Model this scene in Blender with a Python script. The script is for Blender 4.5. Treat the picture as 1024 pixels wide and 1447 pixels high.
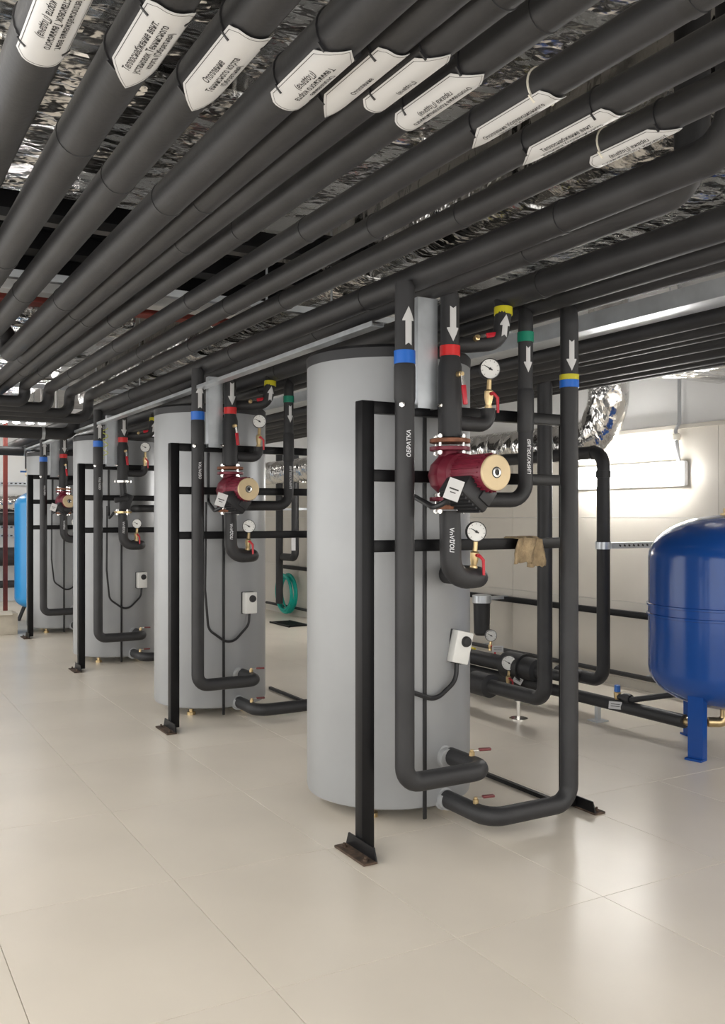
import bpy, bmesh, math, random
from mathutils import Vector, Matrix
random.seed(7)
for o in list(bpy.data.objects): bpy.data.objects.remove(o)
SC = bpy.context.scene
COL = SC.collection
V = Vector
# ------------------------------------------------------------------ camera, world, exposure
TH = math.atan(737 / 1284)
cd = bpy.data.cameras.new('camera'); cam = bpy.data.objects.new('camera', cd); COL.objects.link(cam)
cd.sensor_fit = 'VERTICAL'; cd.sensor_height = 36; cd.lens = 1284 / 1447 * 36; cd.shift_y = 6.5 / 1447
cd.clip_start = .02
cam.location = (0, 0, 1.4); cam.rotation_euler = (math.pi / 2, 0, -TH)
SC.camera = cam
w = bpy.data.worlds.new('world'); SC.world = w; w.use_nodes = True
w.node_tree.nodes['Background'].inputs[0].default_value = (1.0, .98, .95, 1)
w.node_tree.nodes['Background'].inputs[1].default_value = .8
SC.view_settings.view_transform = 'Standard'; SC.view_settings.look = 'None'
SC.view_settings.gamma = 1; SC.view_settings.use_curve_mapping = False
SC.view_settings.exposure = 1.58
LAMP_W = 12.0      # radiance of the lamp diffusers
FILL_W = 9.0  # radiance of the added fill luminaires

# ------------------------------------------------------------------ materials
MATS = {}
def mat(name, col, rough=.5, metal=0, var=0, vscale=6, bump=0, bscale=40, emit=0, stretch=None, detail=4, trans=0):
    m = bpy.data.materials.new(name); m.use_nodes = True
    nt = m.node_tree; b = nt.nodes['Principled BSDF']
    b.inputs['Base Color'].default_value = (*col, 1); b.inputs['Roughness'].default_value = rough
    b.inputs['Metallic'].default_value = metal
    if trans: b.inputs['Transmission Weight'].default_value = trans
    if emit:
        b.inputs['Emission Color'].default_value = (*col, 1); b.inputs['Emission Strength'].default_value = emit
    if var or bump:
        tc = nt.nodes.new('ShaderNodeTexCoord'); mp = nt.nodes.new('ShaderNodeMapping')
        nt.links.new(tc.outputs['Object'], mp.inputs[0])
        if stretch: mp.inputs['Scale'].default_value = stretch
    if var:
        n = nt.nodes.new('ShaderNodeTexNoise'); n.inputs['Scale'].default_value = vscale; n.inputs['Detail'].default_value = detail
        nt.links.new(mp.outputs[0], n.inputs[0])
        r = nt.nodes.new('ShaderNodeValToRGB')
        r.color_ramp.elements[0].position = .3; r.color_ramp.elements[1].position = .7
        r.color_ramp.elements[0].color = (*[max(0, c * (1 - var)) for c in col], 1)
        r.color_ramp.elements[1].color = (*[min(1, c * (1 + var)) for c in col], 1)
        nt.links.new(n.outputs[0], r.inputs[0]); nt.links.new(r.outputs[0], b.inputs['Base Color'])
    if bump:
        n = nt.nodes.new('ShaderNodeTexNoise'); n.inputs['Scale'].default_value = bscale; n.inputs['Detail'].default_value = 2.5 if metal == 1 else 5
        n.inputs['Distortion'].default_value = 1.2 if metal else 0
        nt.links.new(mp.outputs[0], n.inputs[0])
        bp = nt.nodes.new('ShaderNodeBump'); bp.inputs['Strength'].default_value = bump; bp.inputs['Distance'].default_value = .02
        nt.links.new(n.outputs[0], bp.inputs['Height']); nt.links.new(bp.outputs[0], b.inputs['Normal'])
    MATS[name] = m
    return m
mat('rubber', (.024, .024, .026), .55, 0, .25, 5, .05, 60)
mat('rubber_seam', (.02, .02, .021), .5)
mat('steel_black', (.005, .005, .006), .42, 0, .3, 9).node_tree.nodes['Principled BSDF'].inputs['Specular IOR Level'].default_value = .25
mat('plate_rust', (.07, .045, .03), .8, 0, .6, 30, .2, 80)
mat('jacket', (.34, .35, .36), .42, .25, .04, 3, .02, 90)
mat('plastic_black', (.015, .015, .017), .45)
mat('plastic_white', (.8, .8, .77), .4)
mat('galv', (.62, .65, .68), .35, .75, .12, 8, .03, 30)
def foil_material():
    m = mat('foil', (.84, .83, .81), .16, 1); nt = m.node_tree; b = nt.nodes['Principled BSDF']
    tc = nt.nodes.new('ShaderNodeTexCoord'); mp = nt.nodes.new('ShaderNodeMapping'); mp.inputs['Scale'].default_value = (1, 1.7, 1)
    nt.links.new(tc.outputs['Object'], mp.inputs[0])
    nz = nt.nodes.new('ShaderNodeTexNoise'); nz.inputs['Scale'].default_value = 5; nz.inputs['Detail'].default_value = 3
    nt.links.new(mp.outputs[0], nz.inputs[0])
    mx = nt.nodes.new('ShaderNodeVectorMath'); mx.operation = 'MULTIPLY_ADD'; mx.inputs[1].default_value = (.22, .22, .22)
    nt.links.new(nz.outputs['Color'], mx.inputs[0]); nt.links.new(mp.outputs[0], mx.inputs[2])
    last = None
    for sc, st, dist in ((2.6, .8, .07), (8, .35, .03)):
        v = nt.nodes.new('ShaderNodeTexVoronoi'); v.inputs['Scale'].default_value = sc
        nt.links.new(mx.outputs[0], v.inputs['Vector'])
        bp = nt.nodes.new('ShaderNodeBump'); bp.inputs['Strength'].default_value = st; bp.inputs['Distance'].default_value = dist
        nt.links.new(v.outputs['Distance'], bp.inputs['Height'])
        if last: nt.links.new(last.outputs[0], bp.inputs['Normal'])
        last = bp
    nt.links.new(last.outputs[0], b.inputs['Normal'])
foil_material()
mat('floor_tile', (.72, .66, .57), .3, 0, .045, 1.6)
mat('grout', (.52, .48, .41), .8, 0, .2, 20)
mat('wall_tile', (.66, .62, .55), .4, 0, .04, 2)
mat('wall_grout', (.55, .52, .46), .8)
mat('paint_white', (.78, .78, .77), .7, 0, .03, 3)
mat('concrete', (.32, .31, .30), .85, 0, .15, 3, .1, 20)
mat('blue_band', (.01, .13, .55), .3)
mat('red_band', (.62, .02, .02), .3)
mat('yellow_band', (.55, .5, .02), .35)
mat('green_band', (.0, .2, .12), .35)
mat('tag_white', (.6, .6, .6), .35)
mat('print_black', (.03, .03, .03), .6)
mat('print_white', (.75, .76, .78), .6)
mat('tie_white', (.75, .72, .62), .4)
mat('brass', (.66, .5, .27), .3, .9, .2, 20)
mat('chrome', (.8, .78, .74), .2, 1)
mat('red_lever', (.5, .015, .03), .35)
mat('lever_dark', (.16, .03, .03), .45)
mat('pump_red', (.17, .012, .03), .42, .1, .2, 12)
mat('pump_gold', (.66, .52, .32), .38, .35, .08, 10)
mat('flange_rust', (.27, .11, .06), .65, .2, .35, 25, .1, 70)
mat('dial', (.8, .8, .77), .35)
mat('vessel_blue', (.010, .07, .31), .16, 0, .06, 2)
mat('light_blue', (.03, .28, .62), .3)
mat('rag', (.40, .30, .18), .95, 0, .3, 25, .5, 120)
mat('hose_green', (.0, .42, .34), .35)
mat('red_paint', (.30, .06, .045), .55, 0, .15, 8)
mat('cardboard', (.60, .55, .46), .8, 0, .08, 10)
mat('tape', (.5, .42, .3), .3)
mat('conduit', (.42, .43, .44), .5)
mat('lamp_glass', (1, .98, .95), .4, emit=LAMP_W)
mat('fill_glass', (1, .97, .92), .4, emit=FILL_W)
mat('lamp_body', (.8, .8, .8), .4)
mat('yellow_handle', (.75, .6, .03), .4)
mat('chalk', (.65, .7, .15), .7)
mat('cap_blue', (.02, .14, .5), .35)

# ------------------------------------------------------------------ mesh builder
def frame(d, hint=None):
    d = V(d).normalized()
    h = V(hint) if hint is not None else (V((0, 0, 1)) if abs(d.z) < .9 else V((0, -1, 0)))
    n = (h - d * h.dot(d)).normalized()
    return d, n, d.cross(n)
def fillet(pts, R, seg=7):
    pts = [V(p) for p in pts]; out = [pts[0]]
    for i in range(1, len(pts) - 1):
        a, b, c = pts[i - 1], pts[i], pts[i + 1]
        u, v = (a - b), (c - b); lu, lv = u.length, v.length; u.normalize(); v.normalize()
        ang = u.angle(v)
        if ang > math.pi - .02: out.append(b); continue
        t = min(R / math.tan(ang / 2), lu * .49 if i > 1 else lu * .98, lv * .49 if i < len(pts) - 2 else lv * .98)
        rr = t * math.tan(ang / 2)
        cen = b + (u + v).normalized() * (rr / math.sin(ang / 2))
        p0 = b + u * t; p1 = b + v * t
        e0 = (p0 - cen); e1 = (p1 - cen); tot = e0.angle(e1); ax = e0.cross(e1).normalized()
        for k in range(seg + 1):
            out.append(cen + Matrix.Rotation(tot * k / seg, 3, ax) @ e0)
    out.append(pts[-1]); return out
class MB:
    def __init__(s): s.bm = bmesh.new()
    def box(s, c, size, rot=None, bev=0):
        r = bmesh.ops.create_cube(s.bm, size=1)
        M = Matrix.Translation(V(c)) @ (rot.to_4x4() if rot is not None else Matrix()) @ Matrix.Diagonal((*size, 1))
        bmesh.ops.transform(s.bm, matrix=M, verts=r['verts'])
        if bev:
            es = list({e for v in r['verts'] for e in v.link_edges})
            bmesh.ops.bevel(s.bm, geom=es, offset=bev, segments=2, affect='EDGES', profile=.5)
        return s
    def sweep(s, pts, r, n=16, caps=True, hint=None):
        pts = [V(p) for p in pts]; rs = r if isinstance(r, (list, tuple)) else [r] * len(pts)
        T = []
        for i in range(len(pts)):
            a = pts[max(0, i - 1)]; b = pts[min(len(pts) - 1, i + 1)]
            d = (b - a)
            T.append(d.normalized() if d.length > 1e-9 else T[-1])
        _, nn, _ = frame(T[0], hint); rings = []
        for i, p in enumerate(pts):
            nn = (nn - T[i] * nn.dot(T[i])).normalized(); bb = T[i].cross(nn)
            rings.append([s.bm.verts.new(p + (nn * math.cos(2 * math.pi * k / n) + bb * math.sin(2 * math.pi * k / n)) * rs[i]) for k in range(n)])
        for A, B in zip(rings, rings[1:]):
            for k in range(n): s.bm.faces.new((A[k], A[(k + 1) % n], B[(k + 1) % n], B[k]))
        if caps:
            s.bm.faces.new(rings[0][::-1]); s.bm.faces.new(rings[-1])
        return s
    def tube(s, pts, r, R=.08, n=16, seg=7): return s.sweep(fillet(pts, R, seg), r, n)
    def lathe(s, o, d, prof, n=32, hint=None):   # prof: (along, radius)
        d, a, b = frame(d, hint); o = V(o); rings = []
        for h, r in prof:
            rings.append([s.bm.verts.new(o + d * h + (a * math.cos(2 * math.pi * k / n) + b * math.sin(2 * math.pi * k / n)) * max(r, 1e-4)) for k in range(n)])
        for A, B in zip(rings, rings[1:]):
            for k in range(n): s.bm.faces.new((A[k], A[(k + 1) % n], B[(k + 1) % n], B[k]))
        s.bm.faces.new(rings[0][::-1]); s.bm.faces.new(rings[-1]); return s
    def prism(s, poly, ax_o, e1, e2, e3, th):     # polygon in (e1,e2) extruded th along e3
        o, e1, e2, e3 = V(ax_o), V(e1), V(e2), V(e3)
        A = [s.bm.verts.new(o + e1 * a + e2 * b) for a, b in poly]; B = [s.bm.verts.new(o + e1 * a + e2 * b + e3 * th) for a, b in poly]
        s.bm.faces.new(A[::-1]); s.bm.faces.new(B)
        for i in range(len(A)):
            j = (i + 1) % len(A); s.bm.faces.new((A[i], A[j], B[j], B[i]))
        return s
    def bent(s, cyl, slices, th=.0015, lift=.002, ns=8):   # sheet wrapped on a cylinder; slices of (arc, s0, s1)
        o, d, nrm, r = cyl; d, nn, _ = frame(d, nrm); b = nn.cross(d); o = V(o)
        def P(sv, t, rad): a = t / r; return o + d * sv + (nn * math.cos(a) + b * math.sin(a)) * rad
        lay = []
        for rad in (r + lift, r + lift + th):
            lay.append([[s.bm.verts.new(P(s0 + (s1 - s0) * k / ns, t, rad)) for k in range(ns + 1)] for t, s0, s1 in slices])
        for L in lay:
            for A, B in zip(L, L[1:]):
                for k in range(ns): s.bm.faces.new((A[k], A[k + 1], B[k + 1], B[k]))
        lo, hi = lay
        for i in range(len(slices) - 1):
            for k in (0, ns): s.bm.faces.new((lo[i][k], lo[i + 1][k], hi[i + 1][k], hi[i][k]))
        for i in (0, -1):
            for k in range(ns): s.bm.faces.new((lo[i][k], lo[i][k + 1], hi[i][k + 1], hi[i][k]))
        return s
    def build(s, name, m, parent=None, smooth=True, ang=25):
        bmesh.ops.remove_doubles(s.bm, verts=s.bm.verts, dist=1e-6)
        bmesh.ops.recalc_face_normals(s.bm, faces=s.bm.faces)
        me = bpy.data.meshes.new(name); s.bm.to_mesh(me); s.bm.free()
        me.materials.append(MATS[m])
        if smooth:
            me.shade_smooth(); me.set_sharp_from_angle(angle=math.radians(ang))
        o = bpy.data.objects.new(name, me); COL.objects.link(o)
        if parent is not None:
            o.parent = parent; o.matrix_parent_inverse = Matrix.Translation(parent.location).inverted() if parent.type == 'EMPTY' else parent.matrix_parent_inverse
            if parent.type != 'EMPTY': o.matrix_parent_inverse = Matrix()
        return o
def tag(o, label, cat, group=None):
    o['label'] = label; o['category'] = cat
    if group: o['group'] = group
    return o
def thing(name, loc, label, cat, group=None):
    o = bpy.data.objects.new(name, None); COL.objects.link(o); o.location = loc; o.empty_display_size = .1
    return tag(o, label, cat, group)
def struct(o): o['kind'] = 'structure'; return o
def text_mesh(txt, size, align='CENTER', space=1.0, bold=.018, shear=.12):
    cu = bpy.data.curves.new('lettering', 'FONT'); cu.body = txt; cu.size = size; cu.align_x = align; cu.align_y = 'CENTER'; cu.space_line = space; cu.resolution_u = 2; cu.offset = size * bold; cu.shear = shear
    ob = bpy.data.objects.new('lettering', cu); COL.objects.link(ob)
    dg = bpy.context.evaluated_depsgraph_get(); me = bpy.data.meshes.new_from_object(ob.evaluated_get(dg))
    bpy.data.objects.remove(ob); return me
def text_on_cyl(name, txt, size, cyl, parent, m, lift=.0035, flip=1, s0=0, t0=0, space=1.0):
    o, d, nrm, r = cyl; d = V(d).normalized() * flip; d, nn, _ = frame(d, nrm); b = nn.cross(d); o = V(o)
    me = text_mesh(txt, size, space=space)
    for v in me.vertices:
        a = (v.co.y + t0) / r
        v.co = o + d * (v.co.x + s0) + (nn * math.cos(a) + b * math.sin(a)) * (r + lift)
    me.materials.clear(); me.materials.append(MATS[m])
    ob = bpy.data.objects.new(name, me); COL.objects.link(ob); ob.parent = parent
    if parent.type == 'EMPTY': ob.matrix_parent_inverse = Matrix.Translation(parent.location).inverted()
    return ob
def arrow_slices(L, w1, w2, hl):
    out = []
    def tip(t): return L - hl * abs(t) / (w2 / 2)
    for t in (-w2 / 2, -w1 / 2 - .0001): out.append((t, L - hl - .004, tip(t) + .0005))
    for t in (-w1 / 2, -w1 / 4, 0, w1 / 4, w1 / 2): out.append((t, .010 * (1 - abs(t) / (w1 / 2)), tip(t)))
    for t in (w1 / 2 + .0001, w2 / 2): out.append((t, L - hl - .004, tip(t) + .0005))
    return out
CAMDIR = lambda p: (V((0, 0, 0)) - V((p[0], p[1], 0))).normalized()

# ------------------------------------------------------------------ the setting
XW = 5.6; YE = 16.0; ZC = 3.25
fl = struct(MB().box((1.5, 6.75, -.06), (9, 18.7, .108)).build('floor', 'grout'))
tw, tl = .661, .933
tme = None
x0 = .452 - 5 * tw; y0 = 1.53 - 4 * tl     # a joint crossing seen on the floor fixes the grid
k = 0
for i in range(14):
    for j in range(20):
        cx, cy = x0 + (i + .5) * tw, y0 + (j + .5) * tl
        if cx < -2.7 or cx > XW + .2 or cy < -2.3 or cy > YE: continue
        xa, xb = cx - tw / 2 + .0012, min(cx + tw / 2 - .0012, XW - .002)
        if xb - xa < .03: continue
        if xb - xa > tw - .004 and tme:
            o = bpy.data.objects.new('floor_tile', tme); COL.objects.link(o); o.parent = fl
        else:
            o = MB().box((0, 0, -.004), (xb - xa, tl - .0024, .008), bev=.0008).build('floor_tile', 'floor_tile', fl, False)
            if xb - xa > tw - .004: tme = o.data
        o.location = ((xa + xb) / 2, cy, 0)
wr = struct(MB().box((XW + .06, 6.75, ZC / 2), (.1, 18.7, ZC)).build('wall_right', 'paint_white'))
wme = None
TWW, TWH = 1.18, .69
for j in range(16):
    for r_ in range(3):
        cy = -2.2 + 4.495 - 4.72 + 2.2 + (j + .5) * TWW
        if cy > YE - .4: continue
        if wme is None:
            o = MB().box((0, 0, 0), (.012, TWW - .003, TWH - .003), bev=.001).build('wall_tile', 'wall_tile', wr, False); wme = o.data
        else:
            o = bpy.data.objects.new('wall_tile', wme); COL.objects.link(o); o.parent = wr
        o.location = (XW + .004, cy, .01 + (r_ + .5) * TWH)
struct(MB().box((1.5, YE + .06, ZC / 2), (9, .1, ZC)).build('wall_far', 'paint_white'))
struct(MB().box((1.5, 6.75, ZC + .06), (9, 18.7, .1)).build('ceiling', 'concrete'))
struct(MB().box((XW - .006, 6.75, .035), (.012, 18.5, .07)).build('baseboard_right', 'wall_grout'))
struct(MB().box((XW - .012, 6.75, 2.09), (.024, 18.5, .03)).build('trim_1', 'wall_grout'))

# ------------------------------------------------------------------ lamps
def wall_lamp(y, z, L, label):
    t = thing('wall_lamp', (XW, y, z), label, 'lamp', 'white bulkhead lamps on the right wall')
    MB().box((XW - .03, y, z), (.05, L, .2), bev=.02).build('lamp_housing', 'lamp_body', t)
    MB().box((XW - .09, y, z), (.08, L - .04, .17), bev=.035).build('diffuser', 'lamp_glass', t)
    return t
wall_lamp(5.36, 1.73, 1.2, 'glowing white bulkhead lamp on tiled wall above the blue vessel')
for yy in (1.2, 9.6): wall_lamp(yy, 1.73, 1.2, 'unseen bulkhead lamp added further along the tiled wall for light')  # two extra wall lamps, unseen, added to brighten the room
for i, x in enumerate((1.83, 1.98, 2.15, 2.30, 2.49)):
    t = thing('ceiling_spotlight', (x, 12.5, 2.70), 'small bright lamp in a row hung behind the crossing pipes', 'lamp', 'row of small bright lamps')
    MB().lathe((x, 12.5, 2.69), (0, 0, 1), [(0, .06), (.05, .06), (.09, .02), (.55, .02)], 16).build('lamp_housing', 'lamp_body', t)
    MB().lathe((x, 12.5, 2.61), (0, 0, 1), [(0, .01), (.01, .045), (.05, .055), (.08, .055)], 16).build('bulb', 'lamp_glass', t)
for i, (x, y) in enumerate(((-.9, -.9), (-.9, 1.7), (-.9, 4.3), (-.9, 6.9), (-.9, 9.5), (-.9, 12.1), (3.9, -1.2), (3.6, 13.6), (1.4, 14.3))):  # fill luminaires added for even soft light, mostly out of view
    t = thing('fill_luminaire', (x, y, ZC), 'long white luminaire added over the aisle as fill light', 'lamp', 'added fill luminaires over the aisle')
    MB().box((x, y, 2.86), (.22, 1.5, .06), bev=.01).build('lamp_housing', 'lamp_body', t)
    MB().box((x, y, 2.815), (.18, 1.44, .035), bev=.01).build('diffuser', 'fill_glass', t)
    for s in (-.5, .5): MB().sweep([(x, y + s, 2.88), (x, y + s, ZC)], .006, 6).build('hanger_rod', 'galv', t)

# ------------------------------------------------------------------ ducts, beams, trays overhead
def duct(name, x0, x1, y0, y1, z0, z1, label, bev=.05):
    t = thing(name, ((x0 + x1) / 2, y0, z0), label, 'duct')
    n = max(1, round((y1 - y0) / 1.25)); L = (y1 - y0) / n
    for i in range(n):
        MB().box(((x0 + x1) / 2, y0 + (i + .5) * L, (z0 + z1) / 2), (x1 - x0, L - .004, z1 - z0), bev=bev).build('duct_section', 'foil', t)
        if i: MB().box(((x0 + x1) / 2, y0 + i * L, (z0 + z1) / 2), (x1 - x0 + .012, .05, z1 - z0 + .012), bev=bev).build('foil_tape', 'foil', t)
    return t
duct('foil_duct', -.4, 1.75, -2.2, 3.76, 2.66, 3.1, 'wide foil wrapped air duct above the tagged pipes')
duct('foil_duct', 2.3, 3.4, -2.2, 10.5, 2.64, 3.05, 'long foil wrapped air duct above the grey tanks', .09)
duct('foil_duct', -.4, 1.75, 6.1, 11.6, 2.68, 3.1, 'foil wrapped air duct behind the red and white beam')
def beam(y, m, label, name, h=.1):
    t = thing(name, (.6, y, 2.72), label, 'beam')
    MB().box((.6, y, 2.67), (3.4, .12, .012)).build('flange', m, t); MB().box((.6, y, 2.67 + h), (3.4, .12, .012)).build('flange', m, t)
    MB().box((.6, y, 2.67 + h / 2), (3.4, .012, h - .012)).build('web', m, t)
    return t
beam(5.66, 'red_paint', 'red painted steel beam crossing above the overhead pipes', 'steel_beam')
beam(5.4, 'paint_white', 'white steel beam beside the red one above the pipes', 'steel_beam')
for y in (4.0, 4.55, 5.0):
    beam(y, 'steel_black', 'black steel beam crossing in the dark gap above the pipes', 'steel_beam')['group'] = 'black cross beams'
# galvanised tray in front of the tanks
def tray(name, x, y0, y1, z, w, h, label):
    t = thing(name, (x, y0, z), label, 'cable tray')
    L = (y1 - y0)
    MB().box((x, (y0 + y1) / 2, z), (w, L, .003)).build('tray_bottom', 'galv', t)
    for s in (-1, 1): MB().box((x + s * w / 2, (y0 + y1) / 2, z + h / 2), (.003, L, h)).build('tray_side', 'galv', t)
    return t
tray('cable_tray', 2.04, 3.42, 12.0, 2.235, .06, .02, 'galvanised cable tray running in front of the tank tops')
tray('cable_tray', 3.3, .2, 14.0, 2.33, .16, .08, 'galvanised cable tray beside the bundle of thin pipes')

# ------------------------------------------------------------------ overhead pipes with paper arrow tags
def ring(cyl_o, d, r, wdt, m, name, parent, proud=.002):
    d = V(d); o = V(cyl_o)
    return MB().lathe(o - d * wdt / 2, d, [(0, r), (0.0005, r + proud), (wdt - .0005, r + proud), (wdt, r)], 24).build(name, m, parent)
def paper_tag(x, z, r, ya, yb, toward, lines, nm):
    """arrow-shaped printed card tied under a pipe; toward=True points to the near end (smaller y)"""
    L = yb - ya; W = min(1.9 * r, .1); hl = .075; ch = .018
    t = thing('paper_tag', (x, (ya + yb) / 2, z - r), nm, 'tag', 'arrow shaped paper tags on the overhead pipes')
    sgn = -1 if toward else 1
    d = (0, sgn, 0); lean = .0 if x < .95 else (-.15 if 1.2 < x < 1.22 else .1); n = (lean, 0, -1)
    cyl = ((x, ya if not toward else yb, z), d, n, r)
    sl = []
    for i in range(13):
        tt = -W / 2 + W * i / 12; e = abs(tt) / (W / 2)
        tail = max(0, (e - .62) / .38) * ch
        sl.append((tt, tail, L - hl * e))
    MB().bent(cyl, sl, th=.0012, lift=.0045).build('card', 'tag_white', t, ang=60)
    # thin printed border line
    k = .90
    def edge(e): return (max(0, (e - .62) / .38) * ch + .006, L - hl * e - .008)
    mb = MB(); q = .0012
    W2 = W * k
    for s in (-1, 1):
        a, b = edge(1.0); mb.bent(cyl, [(s * W2 / 2 - q / 2, a, b + .002), (s * W2 / 2 + q / 2, a, b + .002)], .0002, .0059)
    pts = [(-W2 / 2 + W2 * i / 12) for i in range(13)]
    mb.bent(cyl, [(p, edge(abs(p) / (W2 / 2))[0], edge(abs(p) / (W2 / 2))[0] + q) for p in pts], .0002, .0059, 1)
    mb.bent(cyl, [(p, edge(abs(p) / (W2 / 2))[1], edge(abs(p) / (W2 / 2))[1] + q * 1.4) for p in pts], .0002, .0059, 1)
    mb.build('printed_border', 'print_black', t, False)
    # reading direction: supply tags read away from the arrow tip, return tags read against the flow
    rd = (0, 1, 0) if toward else (0, -1, 0)
    c2 = ((x, (ya + yb) / 2 + (.012 if toward else -.012), z), rd, n, r)
    text_on_cyl('printed_text', '\n'.join(lines), .0195 if r > .048 else .0165, c2, t, 'print_black', .0061, space=.95)
    for yy in (ya + .05, yb - .05):
        m_ = 'tie_white' if random.random() < .25 else 'plastic_black'
        o = MB(); o.lathe((x, yy - .002, z), (0, 1, 0), [(0, r + .001), (0.0004, r + .0038), (.0036, r + .0038), (.004, r + .001)], 24); 
        for an in (-1, 1):
            aa = -math.atan(lean) + an * (W / 2 - .006) / r
            o.box((x - (r + .0055) * math.sin(aa), yy, z - (r + .0055) * math.cos(aa)), (.022, .005, .004), Matrix.Rotation(aa, 3, 'Y'))
        o.build('zip_tie', m_, t)
    return t
TV = 'Теплоснабжение вент.'
OV = [ # x, r, far end path, tag text, toward, tag y range, label
 (.358, .0575, 14.5, [TV, 'установок Теннисного', 'корта (Подача)'], True, (1.575, 1.975), 'tennis court ventilation supply'),
 (.54, .0565, 14.5, [TV, 'установок Теннисного', 'корта (Обратная)'], False, (1.643, 1.984), 'tennis court ventilation return'),
 (.708, .0515, 14.5, ['Отопление', 'Теннисного корта', '(Обратная)'], False, (1.662, 2.031), 'tennis court heating return'),
 (.894, .054, 'left', ['Отопление', 'Теннисного корта', '(Подача)'], True, (1.602, 1.912), 'tennis court heating supply'),
 (.997, .042, 14.5, ['Отопление'], False, (1.592, 1.926), 'plain heating'),
 (1.086, .042, 14.5, ['(Подача)'], True, (1.535, 1.845), 'plain supply'),
 (1.209, .042, ('drop', 7.25, 2.27), ['Отопление Коллекционного', 'гаража (Подача)'], True, (1.567, 1.891), 'collection garage heating supply'),
 (1.412, .042, ('drop', 7.40, 2.25), ['Отопление Коллекционного', 'гаража (Обратная)'], False, (1.573, 1.899), 'collection garage heating return'),
 (1.60, .042, ('drop', 7.55, 2.23), [TV, 'установок Коллекционного', 'гаража (Обратная)'], False, (1.571, 1.923), 'collection garage ventilation return'),
 (1.785, .042, ('drop', 7.70, 2.21), [TV, 'установок Коллекционного', 'гаража (Подача)'], True, (1.542, 1.834), 'collection garage ventilation supply'),
]
ZP = 2.40
for i, (x, r, end, lines, toward, yr, what) in enumerate(OV):
    t = thing('overhead_pipe', (x, 0, ZP), 'black insulated overhead pipe under the %s tag' % what, 'pipe', 'tagged overhead pipes')
    near = -2.0
    if end == 'left': pts = [(x, near, ZP), (x, 5.95, ZP), (x, 5.95, 2.56), (x - 2.6, 5.95, 2.56)]
    elif isinstance(end, tuple): pts = [(x, near, ZP), (x, end[1], ZP), (x, end[1] + .0, end[2]), (x - 3.0, end[1], end[2])]
    else: pts = [(x, near, ZP), (x, end, ZP)]
    MB().tube(pts, r, .1, 20).build('insulation', 'rubber', t)
    last = 5.6 if end == 'left' else (6.9 if isinstance(end, tuple) else 13)
    yy = 1.05 + random.random() * .35
    while yy < last:
        if not (yr[0] - .06 < yy < yr[1] + .06):
            ring((x, yy, ZP), (0, 1, 0), r, .03 if random.random() < .5 else .008, 'rubber_seam', 'joint_band', t, .0022)
        yy += 1.15 + random.random() * .8
    paper_tag(x, ZP, r, yr[0], yr[1], toward, lines, 'white arrow tag for the %s tied under its pipe' % what)
def run(name, x, r, z, y0, y1, label, grp=None, joints=(), pre=None, post=None):
    t = thing(name, (x, y0, z), label, 'pipe', grp)
    pts = (pre or []) + [(x, y0, z), (x, y1, z)] + (post or [])
    MB().tube(pts, r, .11, 20).build('insulation', 'rubber', t)
    for j in joints: ring((x, j, z), (0, 1, 0), r, .03, 'rubber_seam', 'joint_band', t, .003)
    return t
# the header pipes over the tanks; the first bends up through the duct gap at its near end
run('header_pipe', 2.09, .054, 2.40, 1.62, 14, 'black insulated header pipe bending upward beside the foil duct', None, (2.3, 3.6, 5.2, 7.4, 9.6), pre=[(1.93, 1.62, 2.92), (1.93, 1.62, 2.40)][:0] + [(2.09, 1.62, 2.95)])
run('header_pipe', 2.20, .052, 2.385, 1.86, 14, 'black insulated header pipe feeding the red banded supply pipes', None, (2.6, 4.3, 6.7, 9.0), pre=[(2.20, 1.86, 2.95)])
run('header_pipe', 2.575, .059, 2.385, -1.5, 13.2, 'thick black header pipe above the yellow banded branches', None, (2.95, 5.6, 8.1))
run('header_pipe', 2.75, .045, 2.365, -1.5, 13.2, 'black header pipe above the green banded circulation pipes', None, (4.1, 6.3))
run('header_pipe', 2.95, .05, 2.395, -1.5, 13.2, 'black header pipe above the yellow and blue banded pipes', None, (4.4, 7))
for i in range(7):
    run('ceiling_pipe', 3.48 + i * .165, (.04, .046, .04, .043, .056, .044, .04)[i], 2.32 + (0, .0, .01, 0, 0, -.01, 0)[i], -1.2, 14.0, 'thin black insulated pipe in the bundle beside the galvanised tray', 'bundle of thin pipes toward the right wall', (1.5 + .3 * i, 4.7 + .2 * i))
for i, (x, y, z) in enumerate(((2.02, 9.3, 2.22), (2.4, 12.6, 2.26))):
    t = thing('cross_pipe', (x, y, z), 'black pipe crossing toward the aisle under the bending pipes' if i == 0 else 'black pipe crossing the aisle under the small bright lamps', 'pipe')
    MB().tube([(x, y, z + .15), (x, y, z), (x - 3.4, y, z)], .06, .12, 20).build('insulation', 'rubber', t)
    for s in (.3, .9): ring((x - s, y, z), (1, 0, 0), .06, .03, 'galv', 'clamp', t, .004)
for y in (.6, 4.3, 7.9, 10.8):       # strut channels that carry the pipes
    t = thing('strut_channel', (.9, y, 2.47), 'galvanised strut channel across the top of the overhead pipes', 'strut', 'strut channels carrying the pipes')
    MB().box((2.01, y, 2.485), (5.02, .04, .035)).build('channel', 'galv', t)
    for x in (-.46, 1.9, 2.277, 3.5, 4.48): MB().sweep([(x, y, 2.5), (x, y, ZC + .01)], .006, 6).build('hanger_rod', 'galv', t)

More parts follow.
